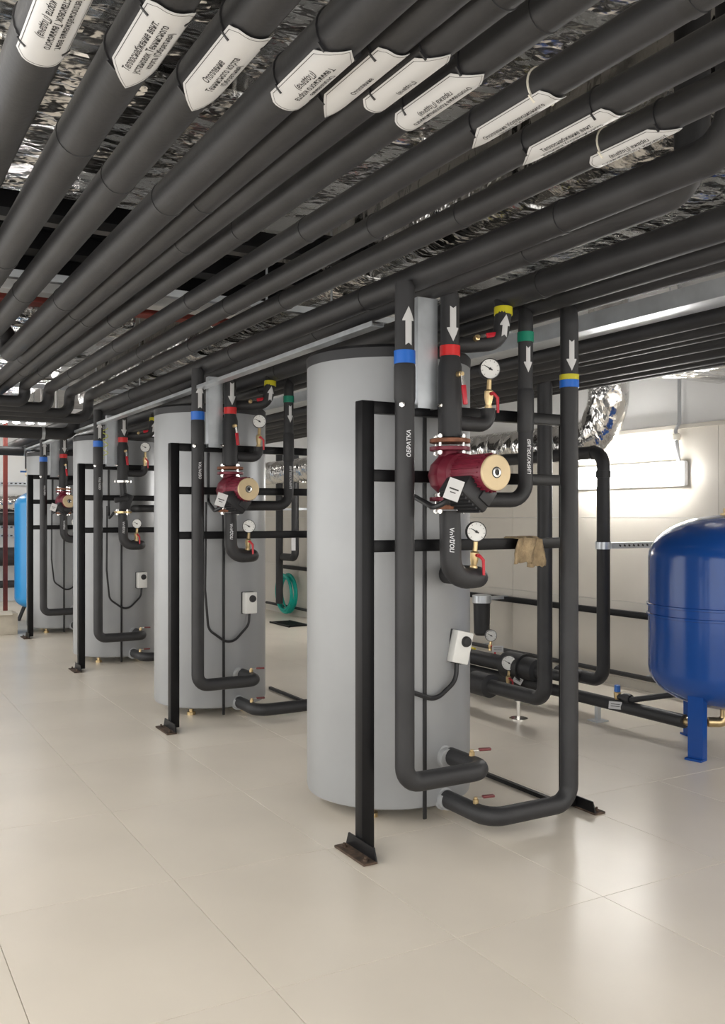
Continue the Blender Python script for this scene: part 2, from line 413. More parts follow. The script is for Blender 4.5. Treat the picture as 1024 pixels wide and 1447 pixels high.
# ------------------------------------------------------------------ heater units
def gauge(p, nrm, R, at, label, grp, stem):
    """pressure gauge on a brass cock; p = dial centre, stem = bottom of the brass valve"""
    nrm = V(nrm).normalized(); p = V(p); side = V((0, 0, 1)).cross(nrm).normalized()
    t = thing('pressure_gauge', tuple(stem), label, 'gauge', grp)
    MB().lathe(p - nrm * .03, nrm, [(0, R * .9), (.004, R), (.034, R), (.036, R * .93), (.030, R * .92)], 28).build('case', 'plastic_black', t)
    dl = MB().lathe(p - nrm * .006, nrm, [(0, R * .93), (.008, R * .93)], 28).build('dial', 'dial', t)
    mk = MB()
    for k in range(9):
        a = math.radians(225 - 270 * k / 8); e = side * math.cos(a) + V((0, 0, 1)) * math.sin(a)
        mk.sweep([p + nrm * .0025 + e * R * .7, p + nrm * .0025 + e * R * .83], .0009, 4)
    mk.build('scale_marks', 'print_black', dl, False)
    a = math.radians(150); e = side * math.cos(a) + V((0, 0, 1)) * math.sin(a)
    MB().sweep([p + nrm * .004 - e * R * .25, p + nrm * .004 + e * R * .68], [.003, .0012], 6).lathe(p + nrm * .002, nrm, [(0, .006), (.005, .005)], 10).build('needle', 'print_black', dl)
    s = V(stem); top = p - V((0, 0, R)) - nrm * .012
    vb = MB().lathe(s, top - s, [(0, .017), (.012, .017), (.014, .013), ((top - s).length * .4, .02), ((top - s).length * .6, .02), ((top - s).length * .66, .011), ((top - s).length + .004, .010)], 10).build('gauge_valve', 'brass', t)
    m_ = (s + top) / 2
    lv = MB().sweep([m_, m_ + nrm * .035 + side * .01], .008, 8)
    q = m_ + nrm * .035 + side * .012
    lv.sweep([q, q + side * .018 - V((0, 0, .02)), q + side * .02 - V((0, 0, .085))], [.007, .0075, .006], 8)
    lv.build('lever', 'red_lever', t)
    return t
def ball_handle(p, nrm, along, L, parent, m='red_lever'):
    """lever of a ball valve poking out of the insulation"""
    p, nrm, along = V(p), V(nrm).normalized(), V(along).normalized(); s = nrm.cross(along)
    MB().lathe(p, nrm, [(0, .013), (.02, .013), (.022, .009), (.03, .009)], 8).build('valve_stem', 'brass', parent)
    R = Matrix((s, along, nrm)).transposed()
    h = MB().box(p + nrm * .027 + along * L * .2, (.014, L * .5, .003), R).build('valve_lever', 'chrome', parent)
    MB().box(p + nrm * .028 + along * L * .68, (.022, L * .64, .012), R, .004).build('lever_grip', m, h)
def bolts(c, R, n, z0, z1, a0, parent):
    for k in range(n):
        a = a0 + 2 * math.pi * k / n; x, y = c[0] + R * math.cos(a), c[1] + R * math.sin(a)
        mb = MB().sweep([(x, y, z0 - .018), (x, y, z1 + .018)], .006, 6)
        for z, h in ((z0 - .014, .012), (z1 + .002, .012)): mb.lathe((x, y, z), (0, 0, 1), [(0, .012), (h, .012)], 6)
        mb.build('flange_bolt', 'chrome', parent)
AT = ['on the rag-hung unit', 'on the unit next to the rag-hung one', 'on the unit lacking a red pump', 'on the end unit by light blue vessels']
def make_unit(i, Y, pump=True):
    at = AT[i]; first = i == 0
    # --- steel frame
    t = thing('support_frame', (1.905, Y, 0), 'black steel tube frame ' + at, 'frame', 'frames holding the pipework')
    for x, top in ((1.905, 1.885), (3.03, 1.885)):
        p = MB().box((x, Y, (top + .012) / 2), (.06, .06, top - .012), bev=.004).build('post', 'steel_black', t)
        q = -1 if x < 2.5 else 1
        f_ = MB().box((x + q * .062, Y - .03, .0055), (.064, .25, .009)).build('foot_plate', 'plate_rust', t)
        MB().prism([(-.125, 0), (.125, 0), (.105, .05), (-.105, .05)], (x + q * .0305, Y - .03, .010), (0, 1, 0), (0, 0, 1), (q, 0, 0), .007).build('foot_flange', 'steel_black', t)
        for sy in (-.095, .085): MB().lathe((x + q * .068, Y - .03 + sy, .0095), (0, 0, 1), [(0, .011), (.008, .011), (.009, .006), (.018, .006)], 6).build('anchor_bolt', 'plate_rust', f_)
    MB().box((3.02, Y + .5, .011), (.022, .9, .020)).build('floor_bar', 'steel_black', t)
    for z in (1.86, 1.573, 1.275): MB().box((2.4675, Y, z), (1.065, .05, .05), bev=.003).build('crossbar', 'steel_black', t)
    # --- tank
    tx, ty, R, zb, zt = 2.37, Y + .57, .405, .055, 2.13
    t = thing('water_heater', (tx, ty, 0), 'tall grey jacketed hot water tank ' + at, 'tank', 'grey hot water tanks in a row')
    MB().lathe((tx, ty, zb), (0, 0, 1), [(0, R - .03), (.012, R - .004), (.03, R), (zt - zb, R)], 72).build('jacket', 'jacket', t)
    MB().lathe((tx, ty, zt - .002), (0, 0, 1), [(0, R + .002), (.045, R + .004), (.06, R - .01), (.072, R - .08), (.075, .02)], 72).build('top_cover', 'plastic_black', t)
    for a in (.6, 2.2, 3.9, 5.3): MB().lathe((tx + .3 * math.cos(a), ty + .3 * math.sin(a), 0), (0, 0, 1), [(0, .03), (.02, .03), (.022, .015), (zb + .01, .015)], 10).build('foot', 'brass', t)
    sx = 2.318; sy = ty - math.sqrt(R * R - (sx - tx) ** 2)
    MB().box((sx, sy - .002, (zb + zt) / 2 - .03), (.018, .012, zt - zb + .02), bev=.003).build('jacket_seam', 'plastic_black', t)
    hx, hz = 2.51, .79; hy = ty - math.sqrt(R * R - (hx - tx) ** 2)
    rot = Matrix.Rotation(.02 if first else .12, 3, 'Z') @ Matrix.Rotation(.24 if first else 0, 3, 'Y')
    th_ = MB().box((hx, hy - .028, hz), (.095, .06, .15), rot, .006).build('thermostat', 'plastic_white', t)
    MB().box((hx - .008, hy + .004, hz), (.1, .034, .156), rot, .004).build('thermostat_base', 'plastic_black', th_)
    nn = rot @ V((0, -1, 0)); c = V((hx, hy - .028, hz)) + rot @ V((.008, -.027, .03))
    MB().lathe(c, nn, [(0, .026), (.012, .025), (.02, .021), (.021, .01)], 20).build('thermostat_knob', 'plastic_black', th_)
    b0 = V((hx, hy - .03, hz)) + rot @ V((0, 0, -.075))
    MB().sweep(fillet([b0, b0 + V((-.01, -.01, -.08)), (2.36, sy - .03, .56 if first else .5), (2.2, sy - .02, .62), (2.165, Y + .12, .9), (2.165, Y + .10, 1.5)], .09), .011 if first else .009, 8).build('cable', 'plastic_black', t)
    for px, pz in ((2.43, .285), (2.43, .09)):
        py = ty - math.sqrt(R * R - (px - tx) ** 2)
        MB().lathe((px, py + .012, pz), (0, -1, 0), [(0, .052), (.014, .052), (.016, .044), (.05, .044)], 20).build('port_collar', 'conduit', t)
    # --- return pipe, blue band
    y = Y - .115; x = 2.03; r = .041
    t = thing('return_pipe', (x, y, .3), 'black return pipe with a blue band ' + at, 'pipe', 'blue banded return pipes')
    py = ty - math.sqrt(R * R - (2.43 - tx) ** 2)
    MB().tube([(x, y, 2.37), (x, y, .29), (2.43 + (.02 if first else .02), y, .29), (2.45, py - .02, .29)], r, .07, 20).build('insulation', 'rubber', t)
    MB().lathe((x, y, 1.87), (0, 0, 1), [(0, r), (.02, r + .004), (.15, r + .004), (.17, r)], 24).build('sleeve', 'rubber', t)
    ring((x, y, 2.06), (0, 0, 1), r, .055, 'blue_band', 'blue_band', t, .004)
    cn = CAMDIR((x, y)); 
    MB().bent(((x, y, 2.105), (0, 0, 1), cn + V((.35, -.2, 0)), r), arrow_slices(.16, .026, .05, .055), .001, .002).build('arrow_sticker', 'tag_white', t)
    text_on_cyl('stencilled_text', 'ОБРАТКА', .024, ((x, y, 1.70), (0, 0, 1), cn + V((.4, -.25, 0)), r), t, 'print_white', .0015)
    ball_handle((2.45, y + .10, .29 + r - .004), (0, 0, 1), (1, -.3, 0), .09, t, 'lever_dark')
    MB().lathe((x - .03, y - .028, 1.86), (-.6, -.8, 0), [(0, .012), (.014, .012), (.015, .006), (.03, .006)], 6).build('clamp_bolt', 'chrome', t)
    # --- tank outlet pipe, yellow and blue bands
    y = Y - .17; x = 2.885; r = .041
    t = thing('cold_feed_pipe', (x, y, .1), 'black pipe with yellow and blue bands ' + at, 'pipe', 'yellow and blue banded pipes')
    MB().tube([(2.93, y + .06, 2.39), (x, y, 2.30), (x, y, .095), (2.43, y, .095), (2.43, py - .02, .095)], r, .085, 20).build('insulation', 'rubber', t)
    ring((x, y, 2.035), (0, 0, 1), r, .025, 'yellow_band', 'yellow_band', t, .003)
    ring((x, y, 2.005), (0, 0, 1), r, .035, 'blue_band', 'blue_band', t, .003)
    cn = CAMDIR((x, y))
    MB().bent(((x, y, 2.20), (0, 0, -1), cn + V((.25, -.1, 0)), r), arrow_slices(.14, .022, .044, .05), .001, .002).build('arrow_sticker', 'tag_white', t)
    ball_handle((2.43, y + .10, .095 + r - .004), (0, 0, 1), (1, -.2, 0), .09, t, 'lever_dark')
    # --- supply pipe, red band
    y = Y - .125; x = 2.252
    t = thing('supply_pipe', (x, y, 1.75), 'black supply pipe with a red band ' + at, 'pipe', 'red banded supply pipes')
    MB().tube([(2.2, y + .03, 2.385), (x, y, 2.375), (x, y, 2.07)], .04, .06, 20).build('insulation', 'rubber', t)
    MB().lathe((x, y, 1.738), (0, 0, 1), [(0, .051), (.3, .051), (.335, .041), (.345, .04)], 24).build('valve_insulation', 'rubber', t)
    ring((x, y, 2.105), (0, 0, 1), .04, .045, 'red_band', 'red_band', t, .004)
    cn = CAMDIR((x, y))
    MB().bent(((x, y, 2.29), (0, 0, -1), cn + V((.3, -.15, 0)), .04), arrow_slices(.15, .026, .05, .055), .001, .002).build('arrow_sticker', 'tag_white', t)
    hn = V((.12, -1, 0)).normalized()
    ball_handle(V((x, y, 2.0)) + hn * .05, hn, (.12, 0, -1), .13, t)
    MB().tube([(x + .03, y, 1.80), (x + .205, y, 1.80), (x + .205, y, 1.872)], .032, .05, 16).build('gauge_branch', 'rubber', t)
    MB().lathe((x - .05, y - .01, 1.87), (-1, -.4, 0), [(0, .012), (.012, .012), (.013, .006), (.026, .006)], 6).build('clamp_bolt', 'chrome', t)
    gn = V((-.40, -.92, 0))
    gauge((x + .205, y - .012, 2.045), gn, .046, at, 'round dial gauge on the upper branch ' + at, 'upper dial gauges', (x + .205, y, 1.872))
    # --- lower supply pipe
    zb_ = 1.425
    t = thing('supply_pipe', (x, y, 1.1), 'black lower supply pipe bending into the tank ' + at, 'pipe', 'lower supply pipes')
    MB().tube([(x, y, zb_), (x + .005, y, 1.135), (x + .19, y, 1.135), (x + .19, ty - R + .03, 1.135)], .046 if first else .043, .085, 20).build('insulation', 'rubber', t)
    text_on_cyl('stencilled_text', 'ПОДАЧА', .024, ((x, y, 1.30), (0, 0, 1), CAMDIR((x, y)) + V((.2, -.1, 0)), .046), t, 'print_white', .0015)
    gauge((x + .125, y - .02, 1.335), gn, .044, at, 'round dial gauge over the lower bend ' + at, 'lower dial gauges', (x + .125, y, 1.175))
    # --- pump or empty spool piece
    zt1, zt0 = 1.722, 1.44
    if pump:
        t = thing('circulation_pump', (x, y, 1.42), 'dark red circulation pump with gold end plate ' + at, 'pump', 'red circulation pumps')
        for z, m_ in ((zt1, 'flange_rust'), (zt1 - .034, 'pump_red'), (zt0 + .034, 'pump_red'), (zt0, 'flange_rust')):
            MB().lathe((x, y, z - .009), (0, 0, 1), [(0, .083), (.002, .087), (.016, .087), (.018, .083)], 28).build('flange', m_, t)
        bolts((x, y), .07, 4, zt1 - .043, zt1 + .009, .35, t); bolts((x, y), .07, 4, zt0 - .009, zt0 + .043, .35, t)
        zc = 1.575
        MB().lathe((x, y, 1.47), (0, 0, 1), [(0, .045), (.03, .05), (.06, .082), (.105, .095), (.15, .082), (.185, .05), (.22, .045)], 28).build('volute', 'pump_red', t)
        mo = MB(); mo.lathe((x, y, zc), (0, -1, 0), [(.04, .095), (.10, .09), (.11, .074), (.30, .074), (.312, .070)], 36)
        for k in range(24):
            a = 2 * math.pi * k / 24; mo.box((x + .075 * math.cos(a), y - .2, zc + .075 * math.sin(a)), (.010, .18, .004), Matrix.Rotation(-a, 3, 'Y'))
        mo.build('motor', 'pump_red', t)
        ep = MB().lathe((x, y - .308, zc), (0, -1, 0), [(0, .072), (.008, .072), (.010, .068)], 36).build('end_plate', 'pump_gold', t)
        MB().lathe((x, y - .318, zc), (0, -1, 0), [(0, .019), (.003, .019), (.004, .012), (.001, .011)], 16).build('vent_screw', 'chrome', ep)
        MB().lathe((x, y - .3175, zc), (0, -1, 0), [(0, .023), (.002, .023)], 16).build('plate_ring', 'print_black', ep)
        rb = Matrix.Rotation(math.radians(38), 3, 'Y')
        cc = V((x - .05, y - .18, zc - .085))
        bx = MB().box(cc, (.15, .17, .085), rb, .014).build('terminal_box', 'plastic_black', t)
        fb = MB()
        for k in range(6): fb.box(cc + rb @ V((-.055 + k * .022, 0, -.044)), (.008, .15, .01), rb)
        fb.build('cooling_ribs', 'plastic_black', bx)
        MB().box(cc + V((.045, -.088, -.005)), (.06, .012, .07), rb, .004).build('box_cover', 'plastic_black', bx)
        MB().sweep(fillet([cc + V((-.05, .05, -.02)), cc + V((-.1, .06, -.06)), (2.165, Y + .06, 1.50), (2.165, Y + .06, 1.87)], .05), .012, 8).build('cable_conduit', 'plastic_black', t)
        p = V((2.105, Y - .39, 1.555)); e1 = V((.8, -.25, -.28)).normalized(); e3 = V((-.45, -.85, -.1)).normalized(); e2 = e3.cross(e1).normalized()
        q = MB().prism([(-.032, -.045), (.032, -.045), (.032, .04), (-.032, .04)], p - e2 * .05, e1, e2, e3, .0015).build('hang_tag', 'tag_white', t)
        MB().prism([(-.02, -.003), (.02, -.003), (.02, .003), (-.02, .003)], p - e2 * .05 + e3 * .0016, e1, e2, e3, .0003).prism([(-.012, -.016), (.012, -.016), (.012, -.012), (-.012, -.012)], p - e2 * .05 + e3 * .0016, e1, e2, e3, .0003).build('tag_print', 'print_black', q, False)
    else:
        t = thing('spool_piece', (x, y, 1.42), 'bare flanged pipe stub with black bracket in place of a pump', 'pipe')
        MB().lathe((x, y, zt1 - .009), (0, 0, 1), [(0, .08), (.018, .08)], 24).build('flange', 'chrome', t)
        MB().lathe((x, y, zt0 - .009), (0, 0, 1), [(0, .08), (.018, .08)], 24).build('flange', 'brass', t)
        MB().tube([(x, y, zt0), (x, y, 1.55), (x + .01, y, 1.6), (x, y, zt1)], .034, .03).build('stub', 'plastic_black', t)
        bolts((x, y), .066, 4, zt0 - .009, zt0 + .009, .4, t)
        MB().box((x + .02, y - .05, 1.53), (.09, .03, .16), Matrix.Rotation(.35, 3, 'Y'), .01).box((x - .03, y - .06, 1.56), (.13, .03, .05), Matrix.Rotation(-.2, 3, 'Y'), .01).build('bracket', 'plastic_black', t)
        MB().sweep(fillet([(x - .08, y, 1.44), (x - .12, y, 1.38), (2.165, Y + .04, 1.40), (2.165, Y + .04, 1.87)], .06), .012, 8).build('cable', 'plastic_black', t)
    # --- yellow band branch
    t = thing('branch_pipe', (2.54, y, 2.2), 'short black branch pipe with a yellow band ' + at, 'pipe', 'yellow banded branches')
    MB().tube([(2.555, y + .03, 2.36), (2.54, y, 2.30), (2.52, y, 2.17), (2.39, y + .06, 2.155), (2.33, y + .09, 2.155)], .036, .07, 18).build('insulation', 'rubber', t)
    MB().lathe((2.543, y + .004, 2.29), (.05, .05, 1), [(0, .036), (.001, .041), (.035, .041), (.036, .036)], 20).build('yellow_band', 'yellow_band', t)
    MB().bent(((2.527, y, 2.185), (.12, 0, 1), CAMDIR((2.54, y)) + V((.3, -.2, 0)), .037), arrow_slices(.10, .022, .042, .045), .001, .003).build('arrow_sticker', 'tag_white', t)
    ball_handle((2.40, y + .018, 2.175), (-.1, -1, .2), (1, 0, .2), .12, t)
    # --- circulation pipe, green band
    x = 2.70; y2 = Y - .085
    t = thing('circulation_pipe', (x, y2, 1.48), 'slim black circulation pipe with a green band ' + at, 'pipe', 'green banded circulation pipes')
    MB().tube([(2.74, y2 + .05, 2.35), (x, y2, 2.31), (x, y2, 1.475), (2.44, y2 + .03, 1.475), (2.44, ty - R + .03, 1.475)], .034, .08, 18).build('insulation', 'rubber', t)
    MB().lathe((x, y2, 1.78), (0, 0, 1), [(0, .034), (.01, .038), (.19, .038), (.2, .034)], 20).build('sleeve', 'rubber', t)
    ring((x, y2, 2.215), (0, 0, 1), .034, .045, 'green_band', 'green_band', t, .004)
    cn = CAMDIR((x, y2))
    MB().bent(((x, y2, 2.17), (0, 0, -1), cn + V((.3, -.15, 0)), .034), arrow_slices(.12, .018, .036, .045), .001, .0025).build('arrow_sticker', 'tag_white', t)
    text_on_cyl('stencilled_text', 'ЦИРКУЛЯЦИЯ', .023, ((x, y2, 1.67), (0, 0, 1), cn + V((.45, -.3, 0)), .034), t, 'print_white', .0015)
    # --- vertical cable channel
    t = thing('cable_channel', (2.165, Y - .06, 1.86), 'galvanised vertical cable channel ' + at, 'cable tray', 'vertical cable channels')
    MB().box((2.165, Y - .085, 2.095), (.1, .003, .47)).build('channel_cover', 'galv', t)
    for s in (-1, 1): MB().box((2.165 + s * .049, Y - .06, 2.095), (.003, .05, .47)).build('channel_side', 'galv', t)
for i, (Y, pm) in enumerate(((3.30, True), (5.82, True), (8.48, False), (11.05, True))): make_unit(i, Y, pm)
# rag over the middle crossbar of the first frame
mb = MB(); rows = []
for side, (w0, w1, drop) in ((0, (0, .11, .13)), (1, (-.07, .05, .11))):
    n, m_ = 10, 10; g = []
    for a in range(n + 1):
        rr = []
        for b in range(m_ + 1):
            s = b / m_; xx = 2.74 + w0 + (w1 - w0) * a / n + random.uniform(-.003, .003) + .012 * math.sin(s * 5) * (1 if side else -1)
            L = s * (drop + .07 + random.uniform(0, .012 * (b == m_)))
            if L < .07: yy, zz = 3.335 - L, 1.304 + .006 * math.sin(a * 1.1)
            else: yy, zz = 3.265 - .01 * math.sin(a * .9 + side) - .012 * side, 1.304 - (L - .07)
            rr.append(mb.bm.verts.new((xx, yy + (.0 if side == 0 else -.004), zz)))
        g.append(rr)
    for a in range(n):
        for b in range(m_): mb.bm.faces.new((g[a][b], g[a + 1][b], g[a + 1][b + 1], g[a][b + 1]))
ro = mb.build('rag', 'rag'); ro.modifiers.new('thickness', 'SOLIDIFY').thickness = .006
tag(ro, 'frayed tan rag draped over a black crossbar', 'rag')

# ------------------------------------------------------------------ blue expansion vessel by the right wall
vx, vy = 4.62, 3.66
t = thing('expansion_vessel', (vx, vy, 0), 'large glossy dark blue expansion vessel on three legs', 'vessel')
R = .445; prof = []
for k in range(11): a = math.pi / 2 * k / 10; prof.append((.25 + .24 * (1 - math.cos(a)), R * math.sin(a) if k else .03))
prof += [(.80, R), (.803, R + .009), (.815, R + .009), (.818, R), (.86, R), (.863, R + .009), (.875, R + .009), (.878, R), (1.15, R)]
for k in range(11): a = math.pi / 2 * k / 10; prof.append((1.15 + .26 * math.sin(a), R * math.cos(a) if k < 10 else .02))
MB().lathe((vx, vy, 0), (0, 0, 1), prof, 80).build('body', 'vessel_blue', t, ang=50)
MB().lathe((vx, vy, 1.40), (0, 0, 1), [(0, .03), (.02, .03), (.022, .012), (.05, .012)], 14).build('top_fitting', 'brass', t)
for a in (math.radians(193), math.radians(313), math.radians(73)):
    c, s = math.cos(a), math.sin(a); px, py = vx + .37 * c, vy + .37 * s; rt = Matrix.Rotation(a, 3, 'Z')
    lg = MB().box((px, py, .19), (.012, .09, .38), rt)
    for q in (-1, 1): lg.box(V((px, py, .19)) + rt @ V((-.022, q * .042, 0)), (.05, .008, .38), rt)
    lg.box((px, py, .006), (.07, .1, .012), rt).build('leg', 'vessel_blue', t)
MB().tube([(vx, vy, .27), (vx, vy, .16), (vx - .08, vy + .06, .16)], .03, .04).build('bottom_fitting', 'brass', t)

# ------------------------------------------------------------------ pipes by the right wall
x = 4.07
t = thing('drop_pipe', (x, 4.65, .16), 'black pipe dropping behind the rag to a chrome floor stand', 'pipe')
MB().tube([(x, 4.65, 2.30), (x, 4.65, .175), (x, 5.3, .175)], .05, .1, 20).build('insulation', 'rubber', t)
MB().lathe((x, 5.22, .175), (0, 1, 0), [(0, .05), (.012, .085), (.2, .085), (.22, .05)], 24).build('valve_insulation', 'rubber', t)
MB().tube([(x, 5.4, .175), (x, 7.4, .175)], .05, .1).build('insulation', 'rubber', t)
st = thing('pipe_stand', (x, 4.92, 0), 'chrome stand on the floor carrying a bent pipe', 'stand')
MB().lathe((x, 4.92, 0), (0, 0, 1), [(0, .065), (.006, .065), (.007, .014), (.12, .014), (.124, .03), (.128, .03)], 16).build('column', 'chrome', st)
x = 4.68
t = thing('drop_pipe', (x, 4.73, .24), 'black pipe with a top elbow dropping in front of the bright wall lamp', 'pipe')
MB().tube([(x, 5.9, 1.86), (x, 4.73, 1.86), (x, 4.73, .235), (x, 5.2, .235)], .047, .1, 20).build('insulation', 'rubber', t)
for z in (1.20, 1.70): ring((x, 4.73, z), (0, 0, 1), .047, .05, 'rubber_seam', 'joint_band', t, .006)
ring((x, 4.83, 1.86), (0, 1, 0), .047, .02, 'rubber_seam', 'joint_band', t, .004)
t = thing('strut_bracket', (5.1, 4.73, 1.195), 'perforated galvanised bracket holding the elbowed pipe off the wall', 'bracket')
MB().box((5.15, 4.67, 1.195), (.9, .003, .041)).box((5.15, 4.69, 1.215), (.9, .04, .003)).box((5.15, 4.69, 1.175), (.9, .04, .003)).build('rail', 'galv', t)
for k in range(14): MB().box((4.78 + k * .045, 4.6675, 1.195), (.018, .002, .012), Matrix.Rotation(.5, 3, 'Y')).build('slot', 'print_black', t)
MB().lathe((x, 4.73, 1.17), (0, 0, 1), [(0, .056), (.05, .056)], 20).build('clamp', 'galv', t)
t = thing('strainer', (4.55, 5.5, .24), 'fat insulated strainer body lying behind the chrome floor stand', 'strainer')
MB().lathe((4.5, 5.15, .25), (0, 1, 0), [(0, .05), (.06, .052), (.07, .085), (.2, .09), (.21, .105), (.42, .105), (.44, .06), (1.7, .06)], 24).build('insulation', 'rubber', t)
ring((4.5, 5.36, .25), (0, 1, 0), .09, .02, 'rubber_seam', 'joint_band', t, .02)
MB().tube([(4.5, 5.2, .25), (4.5, 4.95, .25), (4.66, 4.95, .25)], .04, .06).build('elbow', 'rubber', t)
ball_handle((4.45, 6.0, .31), (0, 0, 1), (-.3, -1, 0), .13, t, 'yellow_handle')
gauge((4.39, 5.42, .29), (-.62, -.78, .05), .058, '', 'white dial gauge on the fat strainer with a paper tag', None, (4.39, 5.43, .12))
gauge((4.5, 5.78, .45), (-.5, -.85, 0), .047, '', 'small dial gauge standing above the fat strainer', None, (4.5, 5.79, .33))
def card(p, e1, w_, h_, label, tilt=0):
    e1 = V(e1).normalized(); e2 = V((0, 0, 1)); e3 = e1.cross(e2); p = V(p)
    e1, e2 = e1 * math.cos(tilt) + e2 * math.sin(tilt), e2 * math.cos(tilt) - e1 * math.sin(tilt)
    t = thing('paper_label', tuple(p), label, 'tag')
    MB().prism([(-w_ / 2, -h_ / 2), (w_ / 2, -h_ / 2), (w_ / 2, h_ / 2), (-w_ / 2, h_ / 2)], p, e1, e2, e3, .0015).build('card', 'tag_white', t)
    m_ = MB()
    for k in range(2): m_.prism([(-w_ * .35, -.002), (w_ * .35, -.002), (w_ * .35, .002), (-w_ * .35, .002)], p + e2 * (.008 - .014 * k) + e3 * .0016, e1, e2, e3, .0003)
    m_.build('printed_lines', 'print_black', t, False)
card((4.43, 5.36, .17), (.8, -.6, 0), .07, .06, 'white paper label tied under the strainer gauge', -.5)
card((4.52, 5.72, .35), (.8, -.6, 0), .09, .05, 'white paper label below the small dial gauge')
card((4.43, 4.37, .155), (.85, -.55, 0), .085, .05, 'white paper label hanging under the blue capped safety valve', -.08)
t = thing('floor_pipe', (4.5, 3.9, .14), 'black insulated pipe running low along the wall to the vessel', 'pipe')
MB().tube([(4.5, 3.86, .14), (4.5, 7.8, .14)], .042, .1, 18).build('insulation', 'rubber', t)
MB().lathe((4.5, 3.87, .14), (.4, -1, .08), [(0, .02), (.02, .028), (.06, .028), (.062, .02), (.1, .02), (.102, .026), (.14, .026)], 10).build('brass_union', 'brass', t)
for y in (4.6, 6.4): MB().box((4.5, y, .05), (.03, .03, .1)).box((4.5, y, .004), (.1, .1, .008)).build('support_foot', 'galv', t)
t = thing('safety_valve', (4.5, 4.42, .18), 'brass safety valve with a bright blue cap on the low pipe', 'valve')
MB().lathe((4.5, 4.42, .175), (0, 0, 1), [(0, .016), (.02, .022), (.05, .024), (.055, .018)], 12).build('body', 'brass', t)
MB().lathe((4.5, 4.42, .228), (0, 0, 1), [(0, .018), (.004, .021), (.045, .019), (.048, .012)], 8).build('cap', 'cap_blue', t)
MB().tube([(4.5, 4.42, .20), (4.5, 4.28, .20), (4.7, 4.02, .27), (4.66, 3.9, .31)], .019, .04, 12).build('outlet_pipe', 'rubber', t)
MB().lathe((4.5, 4.36, .20), (0, -1, 0), [(0, .03), (.04, .034), (.06, .03)], 14).build('insulation_end', 'rubber', t)
t = thing('wall_pipe', (5.5, 5, .09), 'thin black pipe along the foot of the tiled wall', 'pipe')
MB().tube([(5.52, 1.5, .12), (5.52, 12.5, .12)], .02, .1, 10).build('insulation', 'rubber', t)
for y in (3, 5.1, 7.2, 9.5): MB().box((5.56, y, .12), (.08, .02, .05)).build('pipe_clip', 'galv', t)
t = thing('wall_rail', (5.57, 5, .6), 'black square steel rail fixed along the tiled wall', 'rail')
MB().box((5.57, 6.0, .605), (.05, 9, .05), bev=.003).build('tube', 'steel_black', t)
for y in (3.2, 6.0, 8.6): MB().box((5.588, y, .605), (.02, .08, .1)).build('wall_plate', 'steel_black', t)
t = thing('filter_housing', (5.25, 6.9, .27), 'dark filter bowl on the wall behind the rag unit tank', 'filter')
MB().lathe((5.3, 6.95, .27), (0, 0, 1), [(0, .06), (.02, .075), (.30, .08), (.31, .09)], 20).build('bowl', 'plastic_black', t)
MB().lathe((5.3, 6.95, .58), (0, 0, 1), [(0, .09), (.07, .09), (.08, .05)], 20).build('head', 'galv', t)
MB().box((5.47, 6.95, .62), (.26, .06, .03)).build('bracket', 'galv', t)
t = thing('wall_conduit', (5.57, 4.83, 1.85), 'grey conduit running down the wall to the bright lamp', 'conduit')
MB().sweep([(5.57, 4.83, 3.24), (5.57, 4.83, 2.12), (5.55, 4.85, 2.06), (5.555, 4.82, 1.82)], .015, 10).build('tube', 'conduit', t)
MB().lathe((5.56, 4.85, 1.98), (0, 0, 1), [(0, .02), (.01, .03), (.05, .03), (.06, .02)], 12).build('coupling', 'tie_white', t)
# foil ducts at the wall
t = thing('foil_wall_duct', (4.9, 5.2, 1.97), 'round crinkled foil duct rising in an elbow by the wall', 'duct')
MB().sweep(fillet([(4.98, 13.5, 1.98), (4.98, 5.12, 1.98), (4.98, 4.98, 2.25), (4.98, 4.98, 3.24)], .3, 10), .15, 28).build('duct_tube', 'foil', t)
for y in (6.3, 7.6, 8.9, 10.2, 11.5): ring((4.98, y, 1.98), (0, 1, 0), .15, .06, 'foil', 'foil_tape', t, .004)
t = thing('foil_duct', (4.85, 3.6, 2.4), 'short flat foil wrapped duct hung over the blue vessel', 'duct')
MB().box((4.98, 3.35, 2.45), (.86, 2.0, .22), bev=.03).build('duct_section', 'foil', t)
MB().box((4.98, 4.2, 2.45), (.872, .07, .232), bev=.03).build('foil_tape', 'foil', t)
for y in (2.7, 4.0):
    for xx in (4.53, 5.43): MB().sweep([(xx, y, 2.35), (xx, y, 3.24)], .006, 6).build('hanger_rod', 'galv', t)
